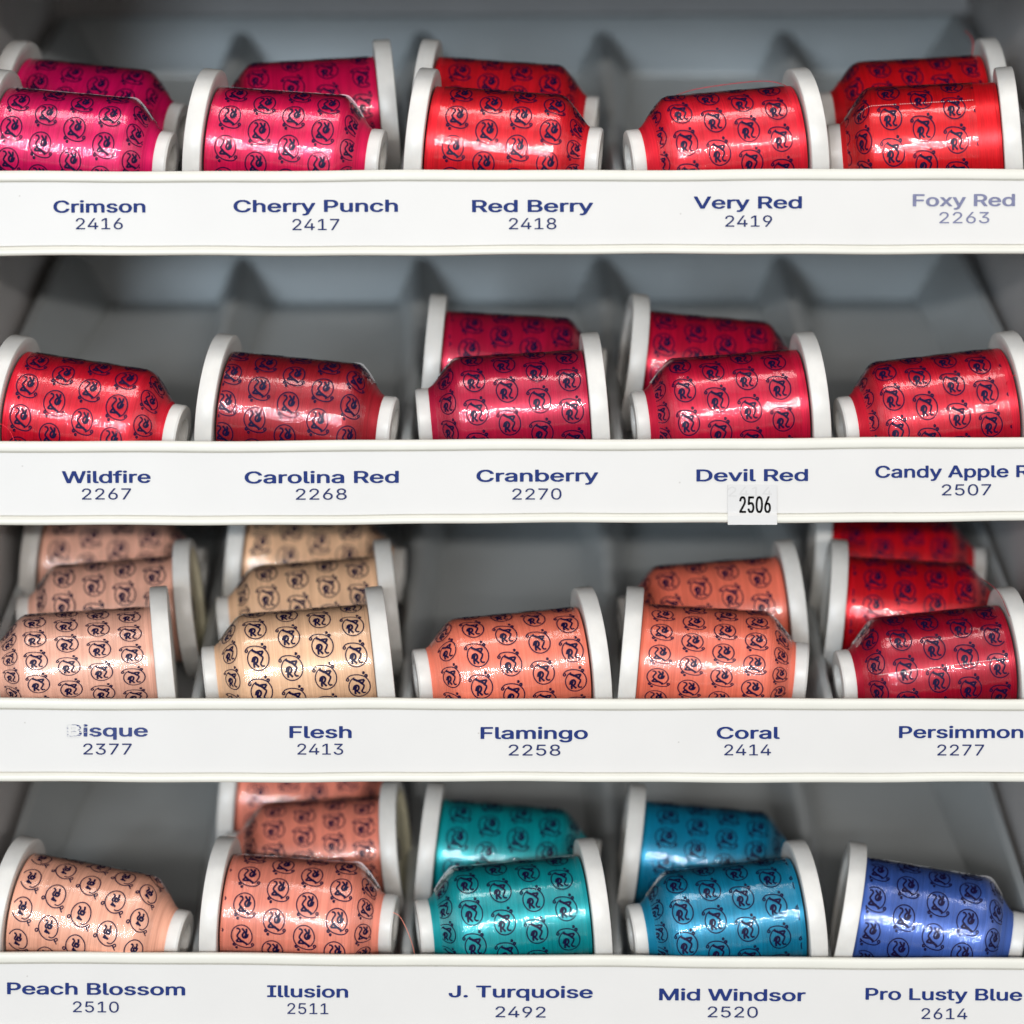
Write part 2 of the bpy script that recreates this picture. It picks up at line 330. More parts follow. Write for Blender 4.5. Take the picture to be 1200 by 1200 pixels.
# ------------------------------------------------------------------ lettering
BOLD, DIGITS = json.loads(r'''[{".":[554,[[202,-26,348,-29,414,-2,460,41,474,74,458,124,406,168,339,195,223,195,156,168,104,124,88,66,139,4]]],"A":[1414,[[28,-17,256,-21,289,-11,316,16,429,233,464,254,964,252,1088,33,1123,-11,1156,-21,1364,-21,1400,-9,1414,16,873,1002,823,1029,589,1029,556,1018,529,991,20,58,0,8],[539,414,535,433,687,733,706,751,858,466,874,416]]],"B":[1345,[[153,-17,889,-21,1056,15,1148,56,1214,104,1283,208,1294,266,1283,333,1256,385,1189,453,1069,524,1156,587,1206,639,1224,674,1235,733,1226,783,1185,866,1100,941,1048,969,864,1020,748,1029,173,1029,131,1011,119,983,119,24,128,-1],[439,139,427,158,427,408,439,427,764,429,831,418,931,376,983,308,986,249,966,199,881,156,773,137],[439,589,427,608,427,841,439,860,748,862,806,853,881,826,924,774,934,724,917,674,898,646,848,615,731,587]]],"C":[1504,[[660,-34,898,-37,1023,-19,1156,23,1256,73,1331,129,1424,241,1448,308,1406,336,1181,334,1153,316,1102,241,1039,189,881,138,748,129,573,173,456,248,421,291,380,383,360,491,369,583,421,708,504,791,589,834,739,870,831,870,939,851,1056,801,1098,768,1153,683,1181,665,1414,665,1448,691,1424,758,1373,829,1256,926,1139,984,973,1028,906,1037,606,1028,439,984,331,935,244,874,129,749,71,608,60,458,88,333,154,216,239,129,364,47,489,-2]]],"D":[1481,[[153,-17,814,-21,998,15,1189,98,1310,199,1358,266,1399,358,1418,441,1419,558,1366,724,1314,795,1181,910,1081,959,948,1001,698,1029,173,1029,139,1018,119,983,119,24,128,-1],[439,139,427,158,431,855,714,862,781,853,914,818,1031,745,1091,649,1119,541,1108,399,1083,333,1044,274,948,199,823,156,689,137]]],"F":[1209,[[153,-17,373,-21,423,6,427,391,439,410,1023,412,1074,441,1074,541,1031,570,434,574,431,855,1106,865,1143,899,1143,991,1131,1011,1089,1029,173,1029,128,1008,119,983,119,24,128,-1]]],"I":[886,[[69,-17,798,-21,843,-1,852,91,831,126,798,137,614,137,594,158,595,849,614,862,798,862,831,873,852,908,851,991,833,1016,798,1029,89,1029,44,1008,35,908,56,873,89,862,273,862,294,841,292,149,273,137,89,137,54,124,36,99,36,16]]],"J":[1169,[[427,-34,639,-38,781,-10,923,56,1008,141,1041,216,1052,274,1052,983,1031,1018,998,1029,798,1029,747,999,744,266,716,191,681,156,614,131,548,122,448,140,398,164,355,224,340,333,306,359,81,361,39,333,55,191,89,130,144,74,281,-2]]],"L":[1159,[[153,-17,1073,-21,1106,-11,1126,16,1124,108,1081,136,431,144,427,983,418,1008,389,1026,164,1028,137,1016,119,991,119,24,128,-1]]],"M":[1852,[[153,-17,364,-21,415,8,423,590,458,549,779,8,831,-21,1023,-21,1064,4,1388,549,1423,588,1430,8,1481,-21,1681,-21,1714,-11,1735,24,1731,1001,1681,1029,1398,1029,1356,1011,931,282,493,1008,448,1029,173,1029,139,1018,119,983,119,24,128,-1]]],"P":[1311,[[153,-17,373,-21,418,-1,427,24,427,316,439,335,748,337,906,354,1006,381,1139,454,1216,533,1259,633,1258,741,1210,841,1106,935,1023,976,906,1011,731,1029,173,1029,137,1016,119,983,119,24,128,-1],[439,505,427,524,434,858,739,862,798,853,889,818,942,758,960,683,949,624,914,566,873,539,739,504]]],"R":[1324,[[153,-17,373,-21,418,-1,427,24,427,341,448,362,691,358,969,16,1014,-19,1256,-21,1292,-9,1306,8,1301,24,1007,391,1156,479,1242,583,1269,691,1249,783,1218,841,1142,916,1048,969,956,1001,856,1020,739,1029,173,1029,137,1016,119,983,119,24,128,-1],[439,530,427,549,427,841,439,860,748,862,806,851,898,818,949,749,960,708,949,633,923,587,873,556,756,529]]],"T":[1323,[[544,-17,764,-21,815,8,823,855,1248,865,1284,899,1284,991,1264,1018,1231,1029,89,1029,39,1001,36,899,73,865,489,862,509,849,510,24,519,-1]]],"V":[1414,[[569,-17,831,-21,881,5,1383,924,1418,991,1408,1016,1373,1029,1156,1029,1111,1008,714,250,695,266,301,1008,256,1029,48,1029,3,1008,-3,991,12,958,329,383,538,8]]],"W":[2023,[[428,-17,689,-21,734,-1,963,558,1014,653,1286,8,1339,-21,1573,-21,1606,-11,1629,16,1674,124,2016,958,2025,1008,1981,1029,1773,1029,1728,1008,1474,358,1448,323,1176,999,1123,1029,878,1024,838,983,573,322,546,366,298,1002,248,1029,48,1029,14,1018,-4,983,388,24]]],"a":[1148,[[335,-34,598,-37,748,8,814,-21,998,-21,1043,-1,1052,24,1051,524,1024,608,977,666,881,727,756,768,681,779,464,779,348,759,248,726,156,676,89,612,68,574,81,556,264,513,323,519,389,576,439,601,573,625,698,602,726,583,749,541,751,499,739,482,373,445,239,418,114,360,54,299,36,258,36,166,78,91,148,31,198,5],[481,115,423,123,344,158,327,208,348,258,406,284,506,303,748,320,749,241,708,174,623,131]]],"b":[1251,[[552,-34,781,-38,848,-27,948,5,1081,88,1149,166,1191,249,1210,341,1209,408,1191,491,1166,549,1093,641,1014,701,906,751,773,779,573,779,398,729,394,983,384,1008,339,1029,131,1026,103,1008,94,983,97,8,139,-21,331,-21,364,-11,398,20],[589,123,531,140,470,174,438,208,412,258,394,316,394,424,413,491,473,570,556,609,689,620,789,592,864,527,899,449,910,349,891,266,856,204,781,147,698,121]]],"c":[1167,[[477,-34,731,-38,906,6,1031,79,1098,147,1123,199,1106,218,1056,234,889,254,848,236,798,173,714,131,564,120,464,149,388,216,344,324,346,424,389,527,437,574,489,601,564,620,656,620,773,585,873,490,1064,515,1106,538,1115,558,1085,608,1025,666,923,726,789,768,723,779,506,779,398,759,306,727,212,674,123,593,63,491,44,416,44,316,80,208,123,146,223,56,339,-2]]],"d":[1251,[[444,-34,689,-37,848,16,914,-21,1106,-21,1148,6,1152,983,1131,1018,1098,1029,914,1029,869,1008,860,983,860,741,848,725,689,778,473,779,423,770,348,751,239,701,169,649,96,566,63,499,44,416,55,266,96,174,177,83,239,39,323,-2],[548,123,439,164,406,189,372,241,344,333,344,416,363,483,414,561,506,609,639,620,723,601,798,554,841,483,860,408,859,324,841,258,798,187,739,147,648,121]]],"e":[1191,[[485,-34,748,-38,881,-10,998,39,1101,124,1129,174,1106,197,964,228,889,229,854,216,783,149,731,131,681,120,548,123,423,171,369,233,346,291,364,312,1123,319,1151,349,1141,483,1099,574,1039,645,956,702,814,759,706,779,498,779,323,735,189,660,128,599,70,508,44,416,44,316,79,208,123,146,223,56,323,6],[364,464,355,483,404,558,481,601,556,620,656,620,739,597,810,541,841,483,823,462]]],"f":[748,[[211,-17,423,-21,474,8,478,608,498,620,689,623,718,641,727,666,724,741,689,768,484,774,480,858,498,886,539,903,673,895,706,906,733,933,769,1016,748,1047,689,1061,523,1070,364,1043,264,993,204,933,180,866,170,774,6,770,-36,741,-39,658,-19,631,14,620,156,620,175,608,177,24,186,-1]]],"g":[1253,[[485,-317,706,-321,881,-294,1031,-227,1073,-196,1124,-134,1149,-84,1160,-9,1160,724,1139,760,1106,770,914,770,887,758,856,723,689,778,423,770,348,751,239,701,169,649,96,566,53,466,44,324,88,199,181,98,339,15,473,-13,689,-12,857,33,859,-34,832,-101,781,-135,714,-154,548,-163,489,-152,423,-127,339,-65,306,-55,264,-57,106,-122,103,-151,206,-236,314,-285],[539,148,439,181,379,241,344,333,355,466,406,553,481,601,564,620,656,620,723,601,785,566,841,491,860,424,859,324,841,266,793,199,731,165,656,145]]],"h":[1209,[[128,-17,339,-21,389,6,396,483,421,541,456,576,531,609,589,620,656,620,748,592,789,552,808,516,819,441,819,24,828,-1,873,-21,1056,-21,1089,-11,1110,24,1110,508,1074,616,964,718,864,759,781,778,564,778,398,732,394,983,384,1008,339,1029,148,1029,114,1018,94,983,94,24,103,-1]]],"i":[491,[[128,-17,348,-21,375,-9,393,16,394,724,384,749,356,768,139,770,112,758,94,733,94,24,103,-1],[185,849,289,845,356,864,423,923,424,974,373,1026,306,1053,189,1053,139,1035,78,983,63,941,120,874]]],"l":[558,[[310,-26,498,-29,564,-15,587,16,566,83,542,116,514,128,414,130,394,166,390,999,348,1028,139,1028,106,1011,94,983,94,158,114,91,156,38,223,-2]]],"m":[1798,[[128,-17,339,-21,389,6,396,499,421,558,445,583,556,620,631,620,689,602,731,568,749,524,752,24,761,-1,806,-21,989,-21,1023,-11,1044,24,1044,483,1055,533,1081,574,1123,601,1181,620,1273,620,1373,584,1399,533,1406,6,1448,-21,1664,-19,1693,-1,1702,24,1702,516,1683,599,1639,662,1573,718,1456,768,1339,786,1239,787,1114,768,948,691,823,759,689,787,539,778,398,729,339,770,131,768,103,749,94,724,94,24,103,-1]]],"n":[1208,[[128,-17,339,-21,389,6,396,483,421,541,456,576,531,609,589,620,656,620,748,592,789,552,808,516,819,441,819,24,828,-1,873,-21,1056,-21,1089,-11,1110,24,1110,508,1083,599,1006,687,964,718,864,759,781,778,564,778,481,759,398,725,339,770,148,770,114,760,94,724,94,24,103,-1]]],"o":[1224,[[477,-34,731,-38,831,-19,973,39,1031,79,1123,172,1176,299,1185,366,1176,441,1116,574,1025,666,923,726,789,768,723,779,506,779,398,759,306,727,212,674,123,593,63,491,44,416,44,316,80,208,123,146,223,56,339,-2],[548,123,439,164,373,240,344,333,355,458,398,537,439,576,489,601,564,620,656,620,756,593,823,543,874,441,885,358,858,249,810,183,739,140,664,120]]],"p":[1251,[[128,-301,339,-305,384,-284,394,-259,394,-1,406,15,564,-37,789,-37,931,-2,1014,39,1089,95,1170,199,1210,341,1209,408,1191,491,1166,549,1102,633,1014,701,948,734,781,778,564,778,398,721,367,758,339,770,148,770,106,753,94,724,94,-259,103,-284],[589,123,531,140,470,174,438,208,412,258,394,316,394,424,413,491,473,570,556,609,689,620,789,592,864,527,899,449,910,349,891,266,856,204,781,147,698,121]]],"q":[1251,[[894,-301,1106,-304,1133,-292,1151,-267,1148,743,1106,770,914,770,881,760,848,725,689,778,473,779,348,751,214,685,123,602,55,474,44,316,63,241,96,174,177,83,239,39,323,-2,414,-29,681,-38,856,11,861,-267],[548,123,439,164,406,189,372,241,344,333,344,416,363,483,414,561,506,609,639,620,723,601,798,554,841,483,860,408,859,324,841,258,798,187,739,147,648,121]]],"r":[764,[[128,-17,339,-21,384,-1,394,24,394,483,404,516,431,559,514,601,573,612,723,612,756,623,777,658,776,741,758,766,723,779,539,779,398,737,331,770,148,770,103,749,94,724,94,24,103,-1]]],"s":[1076,[[394,-34,664,-38,798,-10,914,39,1006,122,1033,183,1033,241,1014,285,948,351,873,393,798,418,473,473,406,498,378,541,394,583,439,609,573,629,664,609,764,523,823,520,948,540,992,558,1007,583,976,633,925,683,839,734,723,770,439,779,306,751,231,722,173,686,106,618,78,549,88,491,114,446,189,381,339,323,664,268,724,233,730,191,699,149,623,123,539,112,389,144,323,219,289,236,131,220,62,199,50,183,62,149,131,64,231,6]]],"t":[670,[[369,-26,623,-29,681,8,657,91,631,118,598,129,456,132,439,149,427,191,428,608,448,620,606,620,639,631,659,658,659,733,642,758,614,770,434,774,426,916,393,949,181,953,154,941,136,916,131,778,-19,760,-39,733,-39,658,-2,623,131,613,135,158,146,116,231,23]]],"u":[1209,[[469,-34,656,-29,806,16,873,-21,1056,-21,1101,-1,1110,24,1110,724,1092,758,1056,770,873,770,828,749,819,724,819,316,799,224,777,191,731,155,648,129,589,126,531,131,456,156,414,198,396,249,394,724,384,749,339,770,148,770,103,749,94,724,94,266,120,158,148,112,239,31,331,-10]]],"v":[1148,[[453,-17,681,-21,735,16,1142,724,1145,741,1133,758,1098,770,889,770,848,753,592,283,573,265,298,753,256,770,48,770,6,752,4,724,396,41]]],"x":[1116,[[44,-17,301,-17,556,224,577,216,814,-19,1048,-21,1083,-9,1095,8,1085,24,729,374,1077,724,1083,749,1039,770,806,768,564,537,323,768,81,770,45,758,34,741,44,724,392,383,27,24,20,-1]]],"y":[1148,[[194,-309,314,-313,431,-294,539,-244,618,-176,1133,708,1145,741,1133,758,1098,770,889,770,848,753,592,283,573,265,298,753,256,770,48,770,6,752,4,724,417,-1,374,-92,331,-136,273,-149,164,-147,121,-176,90,-267,131,-302]]],"H":[1524,[[153,-17,373,-21,423,6,427,408,448,429,1089,427,1102,408,1106,6,1156,-21,1348,-21,1383,-9,1402,24,1402,983,1393,1008,1348,1029,1156,1029,1111,1008,1102,983,1102,616,1089,597,448,595,427,616,427,983,418,1008,373,1029,173,1029,137,1016,119,983,119,24,128,-1]]]," ":[554,[]]},{"0":[1113,[[485,-17,606,-21,673,-10,764,22,839,71,898,130,950,216,983,308,1001,408,993,641,933,816,881,887,798,960,731,993,623,1020,498,1020,406,1001,331,968,264,920,204,849,154,758,111,583,119,358,146,258,196,158,260,83,331,31],[523,106,456,123,398,156,329,241,296,324,278,424,277,566,313,724,364,812,406,851,473,884,581,895,681,868,766,791,808,708,826,633,835,424,799,274,752,191,706,148,656,123,581,104]]],"1":[1113,[[189,-1,939,-5,965,8,969,83,956,108,706,112,687,124,685,983,673,1008,489,1009,231,860,205,833,203,716,223,703,489,860,507,858,510,133,489,112,189,108,177,83,178,16]]],"2":[1113,[[164,-1,939,-5,964,7,968,99,948,120,423,120,406,131,773,445,851,524,917,616,944,699,933,808,876,899,814,951,731,993,664,1011,481,1020,373,993,306,960,213,883,163,791,153,724,173,704,306,707,346,808,385,849,456,884,514,895,639,884,714,851,766,791,777,708,733,608,639,512,156,100,152,24]]],"3":[1113,[[452,-17,606,-21,756,15,889,96,949,174,976,299,958,374,918,441,867,491,781,543,689,570,589,580,581,591,918,899,927,983,914,1008,189,1012,164,999,161,899,181,879,678,874,602,791,386,599,378,499,398,479,623,468,749,408,791,341,802,291,791,224,764,181,723,148,664,123,506,104,439,115,339,156,296,199,264,267,123,270,103,249,129,158,204,74,314,15]]],"4":[1113,[[697,-1,839,-1,852,24,856,188,1006,196,1026,216,1026,308,1015,324,873,329,853,341,852,599,840,624,714,629,689,616,678,333,306,329,289,341,764,991,748,1011,631,1012,581,977,104,333,86,299,85,224,89,207,114,195,673,194,685,174,685,24]]],"5":[1113,[[469,-17,598,-21,664,-10,781,32,833,66,910,141,941,191,968,283,968,366,949,433,901,516,842,574,756,626,631,661,506,662,348,619,344,658,378,866,398,879,889,879,910,908,909,991,898,1008,256,1012,231,999,161,541,164,499,239,479,306,479,448,528,573,536,648,518,717,483,758,441,791,374,793,274,766,208,689,139,614,113,523,104,398,139,348,175,307,249,289,261,148,258,155,183,223,88,339,15]]],"6":[1113,[[485,-17,606,-21,664,-12,731,6,814,48,898,122,937,183,958,241,960,358,949,408,906,485,848,545,764,593,681,618,598,629,489,617,481,624,789,988,794,999,781,1011,639,1012,606,995,248,568,204,499,155,383,152,266,163,216,236,99,364,14],[506,106,398,148,346,199,319,266,321,366,364,443,439,493,514,512,606,511,673,493,731,454,783,383,794,341,783,233,744,174,681,130,598,104]]],"7":[1113,[[248,-1,389,-5,424,16,958,866,969,899,969,983,957,1008,173,1012,148,1000,144,899,164,879,756,878,774,866,254,41,243,16]]],"8":[1113,[[469,-17,631,-21,798,22,864,56,935,116,974,174,993,241,983,333,949,399,875,474,790,524,894,608,933,674,944,783,925,841,881,903,823,951,739,993,631,1020,481,1020,323,972,219,891,169,791,169,699,188,649,260,566,322,524,231,470,146,374,119,283,135,183,178,116,248,56,381,-2],[506,106,398,131,321,183,296,233,294,291,331,376,406,426,514,454,656,443,756,395,799,349,818,299,816,241,793,191,731,139,689,123,589,104],[498,581,406,614,354,666,335,758,369,833,439,876,514,895,614,893,731,845,776,758,774,708,751,658,706,614,648,590,598,579]]],"9":[1113,[[332,-1,481,-5,506,5,831,389,941,566,959,633,960,733,933,816,864,911,814,951,731,993,614,1020,498,1020,406,1001,339,975,264,928,214,877,171,808,152,741,155,624,188,541,252,466,314,423,398,390,539,372,635,383,348,43,329,16],[506,490,398,531,346,583,319,658,330,766,389,845,464,884,514,895,648,884,717,849,775,783,794,724,783,616,752,566,681,514,598,488]]]}]''')

def inside(c, pts, edges):
    """even-odd test, so the counters of letters stay open"""
    odd = False
    for i, j in edges:
        a, b = pts[i], pts[j]
        if (a.y > c.y) != (b.y > c.y) and c.x < a.x + (c.y - a.y) / (b.y - a.y) * (b.x - a.x):
            odd = not odd
    return odd

def lettering(name, items, parent, y=-0.0):
    """items: (text, glyph table, centre x, centre z (of the capital height), width or None, cap height, material)
    Returns one flat mesh standing in the x-z plane, at the parent's coordinates."""
    V, F, MI, mats = [], [], [], []
    x0 = items[0][2]; z0 = items[0][3]
    for text, table, cx, cz, width, cap, m in items:
        if m not in mats:
            mats.append(m)
        pen = 0.0; lo, hi = 1e9, -1e9
        glyphs = []
        for ch in text:
            adv, loops = table[ch]
            pts, edges = [], []
            for lp in loops:
                k = len(lp) // 2; n0 = len(pts)
                pts += [Vector((lp[2 * i] / 1000 + pen, lp[2 * i + 1] / 1000)) for i in range(k)]
                edges += [(n0 + i, n0 + (i + 1) % k) for i in range(k)]
            if pts:
                lo = min(lo, min(p.x for p in pts)); hi = max(hi, max(p.x for p in pts))
                r = delaunay_2d_cdt(pts, edges, [], 1, 1e-6)
                tris = [f for f in r[2] if inside(sum((r[0][i] for i in f), Vector((0, 0))) / 3, pts, edges)]
                glyphs.append((r[0], tris))
            pen += adv / 1000
        kx = (width / (hi - lo)) if width else cap
        for gv, gf in glyphs:
            base = len(V)
            for v in gv:
                V.append(((v.x - (lo + hi) / 2) * kx + cx - x0, y, (v.y - 0.5) * cap + cz - z0))
            for f in gf:
                F.append(tuple(base + i for i in f)); MI.append(mats.index(m))
    o = obj(name, V, F, mats, parent, smooth=False, midx=MI)
    o.location = (x0, 0, z0)
    return o

# ------------------------------------------------------------------ the cabinet
LIP_Z = (0.1202, 0.0256, -0.0664, -0.1585)
ROLL = (-0.0027, -0.0045, 0.0005, 0.0068)
SLOPE = math.tan(R(16))
FLOOR0 = 0.023          # floor at the lip lies this far below the lip's top edge
DEPTH = 0.246

cab = thing("display_cabinet", "grey cabinet shell seen in shadow behind and beside the trays", "cabinet", (0, 0, -0.25))
def boxv(x0, x1, y0, y1, z0, z1):
    V = [(x, y, z) for x in (x0, x1) for y in (y0, y1) for z in (z0, z1)]
    F = [(0, 1, 3, 2), (4, 6, 7, 5), (0, 4, 5, 1), (2, 3, 7, 6), (0, 2, 6, 4), (1, 5, 7, 3)]
    return V, F
for s in (-1, 1):
    V, F = boxv(*sorted((s * 0.1945, s * 0.212)), 0.006, 0.285, 0.0, 0.56)
    obj("side_panel", V, F, M_side, cab, smooth=False)
V, F = boxv(-0.1942, 0.1942, 0.265, 0.284, 0.002, 0.558)
obj("back_panel", V, F, M_side, cab, smooth=False)
hz = LIP_Z[0] + 0.066 + 0.25
prof = [(0.0, hz), (0.0, hz + 0.028), (0.264, hz + 0.028 + 0.264 * SLOPE), (0.264, hz + 0.264 * SLOPE)]
V, F = extrude_x(prof, [-0.1942, 0.1942])
obj("unseen_shade_board", V, F, M_under_shade, cab, smooth=False)  # unseen board added to shade the top tray, standing in for another tray
V, F = boxv(-0.1942, 0.1942, 0.006, 0.264, 0.002, 0.02)
obj("bounce_base_board", V, F, M_side, cab, smooth=False)  # unseen cabinet bottom, added for its bounced light

# ------------------------------------------------------------------ the trays
TEXT = [
    (0, 'Crimson', -144.8, -12.4, 32.3, '2416', -144.9, -18.4, 16.5),
    (0, 'Cherry Punch', -68.9, -12.9, 57.7, '2417', -68.9, -18.9, 16.5),
    (0, 'Red Berry', 7.2, -13.1, 42.5, '2418', 7.2, -18.8, 16.7),
    (0, 'Very Red', 82.7, -12.1, 38.0, '2419', 83.0, -18.1, 16.5),
    (0, 'Foxy Red', 158.5, -11.5, 35.9, '2263', 158.7, -17.1, 17.6),
    (1, 'Wildfire', -143.2, -12.6, 31.3, '2267', -143.2, -18.6, 17.4),
    (1, 'Carolina Red', -67.2, -13.0, 54.4, '2268', -67.4, -19.0, 18.0),
    (1, 'Cranberry', 8.9, -13.3, 43.0, '2270', 8.7, -19.3, 17.4),
    (1, 'Devil Red', 84.7, -13.0, 39.4, None, 0, 0, 0),
    (1, 'Candy Apple Red', 159.7, -12.5, 63.2, '2507', 160.3, -18.5, 17.4),
    (2, 'Bisque', -143.5, -11.9, 28.7, '2377', -143.5, -18.0, 17.2),
    (2, 'Flesh', -67.9, -11.9, 22.1, '2413', -68.0, -18.0, 16.3),
    (2, 'Flamingo', 7.9, -12.2, 38.1, '2258', 8.0, -18.3, 18.4),
    (2, 'Coral', 83.8, -12.1, 22.4, '2414', 83.6, -18.2, 16.6),
    (2, 'Persimmon', 159.3, -11.8, 44.1, '2277', 159.2, -18.2, 16.6),
    (3, 'Peach Blossom', -148.2, -13.0, 63.5, '2510', -148.3, -19.5, 16.4),
    (3, 'Illusion', -72.8, -13.4, 28.9, '2511', -72.7, -19.6, 14.6),
    (3, 'J. Turquoise', 3.2, -13.5, 51.4, '2492', 3.2, -20.3, 17.9),
    (3, 'Mid Windsor', 78.7, -13.6, 52.3, '2520', 78.9, -19.8, 17.9),
    (3, 'Pro Lusty Blue', 154.1, -13.4, 55.9, '2614', 154.4, -19.9, 16.4),
]
TRAY_LABEL = (
    "uppermost white-lipped tray, its lip reading Crimson to Foxy Red",
    "second white-lipped tray from the top, its lip reading Wildfire to Candy Apple",
    "third white-lipped tray from the top, its lip reading Bisque to Persimmon",
    "bottom white-lipped tray, its lip reading Peach Blossom to Pro Lusty Blue",
)

def make_tray(i):
    rnd = random.Random(40 + i)
    t = thing("display_tray", TRAY_LABEL[i], "tray", (0, 0, LIP_Z[i]), (0, math.atan(ROLL[i]), 0), "white-lipped trays stacked in the cabinet")
    HW = 0.207
    xs = [-HW + 2 * HW * k / 60 for k in range(61)]
    ph = [rnd.uniform(0, 6.28) for _ in range(4)]
    def wob(x, y, z):
        w = 0.00016 * math.sin(x * 42 + ph[0]) + 0.00010 * math.sin(x * 97 + ph[1])
        w2 = 0.00022 * math.sin(x * 33 + ph[2]) + 0.00010 * math.sin(x * 120 + ph[3])
        k = max(0, min(1, -z / 0.0295))
        return (x, y, z + w * (1 - k) + w2 * k)
    # lip: top bead, recessed label channel, proud bottom rail
    outline = [(-0.0002, 0.0), (-0.0002, -0.0036), (0.0008, -0.0040), (0.0008, -0.0264), (-0.0010, -0.0268),
               (-0.0012, -0.0296), (0.0026, -0.0298), (0.0030, -0.0200), (0.0030, 0.0)]
    V, F = extrude_x(round_poly(outline, 0.0009, 3), xs, wob)
    lip = obj("lip", V, F, M_lip, t, sharp=50)
    # label strip slid in the channel
    st = [(0.00015, -0.0041), (0.00015, -0.0262), (0.00075, -0.0262), (0.00075, -0.0041)]
    V, F = extrude_x(st, xs, wob)
    strip = obj("label_strip", V, F, M_strip, t, sharp=40)
    sm = [(0.0004, -0.02622), (0.0004, -0.02645), (0.0007, -0.02645), (0.0007, -0.02622)]
    for row, name, x, z, w, num, nx, nz, nw in TEXT:
        if row != i:
            continue
        ink = M_ink_faded if name == "Foxy Red" else (M_ink_worn if name == "Bisque" else M_ink)
        thin = M_ink_faded if name == "Foxy Red" else M_ink_thin
        items = [(name, BOLD, x * MM, z * MM + (0.0005 if any(c in name for c in "yqp") else 0.0), w * MM, 0.0041, ink)]
        if num:
            items.append((num, DIGITS, nx * MM, nz * MM, nw * MM, 0.0039, thin))
        o_ = lettering("printed_name", items, strip, -0.00003)
        if name == "Bisque":      # the ink has flaked off inside the B
            bare = lettering("bare_patch", [("B", BOLD, 0.00022, 0.00012, 0.0040, 0.0032, M_strip)], o_, -0.00006)
            bare.location = (-0.01185, 0, 0.00012)
    # floor
    n = 24
    half = lambda y: 0.186 - (0.016 * y / DEPTH)
    V, F = [], []
    for k in range(n + 1):
        y = 0.003 + (DEPTH - 0.003) * k / n
        z = -FLOOR0 + (y - 0.003) * SLOPE
        for x, dz in ((-half(y), 0), (half(y), 0), (half(y), -0.002), (-half(y), -0.002)):
            V.append((x, y, z + dz))
    for k in range(n):
        for a in range(4):
            b = (a + 1) % 4
            F.append((4 * k + a, 4 * k + b, 4 * k + 4 + b, 4 * k + 4 + a))
    F += [(3, 2, 1, 0), (4 * n, 4 * n + 1, 4 * n + 2, 4 * n + 3)]
    obj("tray_floor", V, F, [M_tray, M_under_shade], t, smooth=False, midx=[(1 if k < 4 * n and k % 4 == 2 else 0) for k in range(len(F))])
    # back wall with a rolled top edge
    zb = -FLOOR0 + (DEPTH - 0.003) * SLOPE
    bw = round_poly([(DEPTH + 0.0002, zb - 0.002), (DEPTH + 0.0002, zb + 0.0255), (DEPTH + 0.0002 + 0.006, zb + 0.0265), (DEPTH + 0.006, zb + 0.020), (DEPTH + 0.003, zb + 0.018), (DEPTH + 0.003, zb - 0.002)], 0.001, 3)
    V, F = extrude_x(bw, [-0.1875, 0.1875])
    obj("back_wall", V, F, M_tray, t, sharp=50)
    # slanted side walls
    for s in (-1, 1):
        V, F = [], []
        for k in range(n + 1):
            y = 0.0034 + (DEPTH - 0.0034) * k / n
            z = -FLOOR0 + (y - 0.003) * SLOPE
            xt = 0.1885 - 0.002 * y / DEPTH
            for x, dz in ((half(y) + 0.0003, -0.002), (half(y) + 0.0002, 0.0006), (xt - 0.0006, 0.0255), (xt + 0.0022, 0.0262), (xt + 0.0028, 0.022), (xt + 0.0010, 0.021), (half(y) + 0.0025, -0.002)):
                V.append((s * x, y, z + dz))
        for k in range(n):
            for a in range(7):
                b = (a + 1) % 7
                q = (7 * k + a, 7 * k + b, 7 * k + 7 + b, 7 * k + 7 + a)
                F.append(q if s < 0 else q[::-1])
        F += [tuple(range(7)), tuple(7 * n + a for a in range(7))]
        obj("side_wall", V, F, M_tray, t, sharp=30)
    # four tapering ridges between the compartments
    for d in range(4):
        xc = (-0.114, -0.038, 0.038, 0.114)[d]
        V, F = [], []
        sec = 9
        for k in range(n + 1):
            f = k / n
            y = 0.0034 + (DEPTH - 0.004) * f
            z = -FLOOR0 + (y - 0.003) * SLOPE + 0.0002
            bwid = 0.0035 + 0.0075 * f; tw = 0.0016 + 0.0018 * f; h = 0.0165 + 0.002 * f
            for x, dz in ((-bwid, 0), (-bwid * 0.62 - tw * 0.38, h * 0.34), (-tw, h * 0.93), (-tw * 0.55, h * 0.99), (0, h), (tw * 0.55, h * 0.99), (tw, h * 0.93), (bwid * 0.62 + tw * 0.38, h * 0.34), (bwid, 0)):
                V.append((xc + x, y, z + dz))
        for k in range(n):
            for a in range(sec - 1):
                F.append((sec * k + a, sec * k + a + 1, sec * (k + 1) + a + 1, sec * (k + 1) + a)[::-1])
        F += [tuple(range(sec)), tuple(sec * n + a for a in range(sec - 1, -1, -1))]
        obj("divider", V, F, M_tray, t, sharp=50)
    return t
trays = [make_tray(i) for i in range(4)]

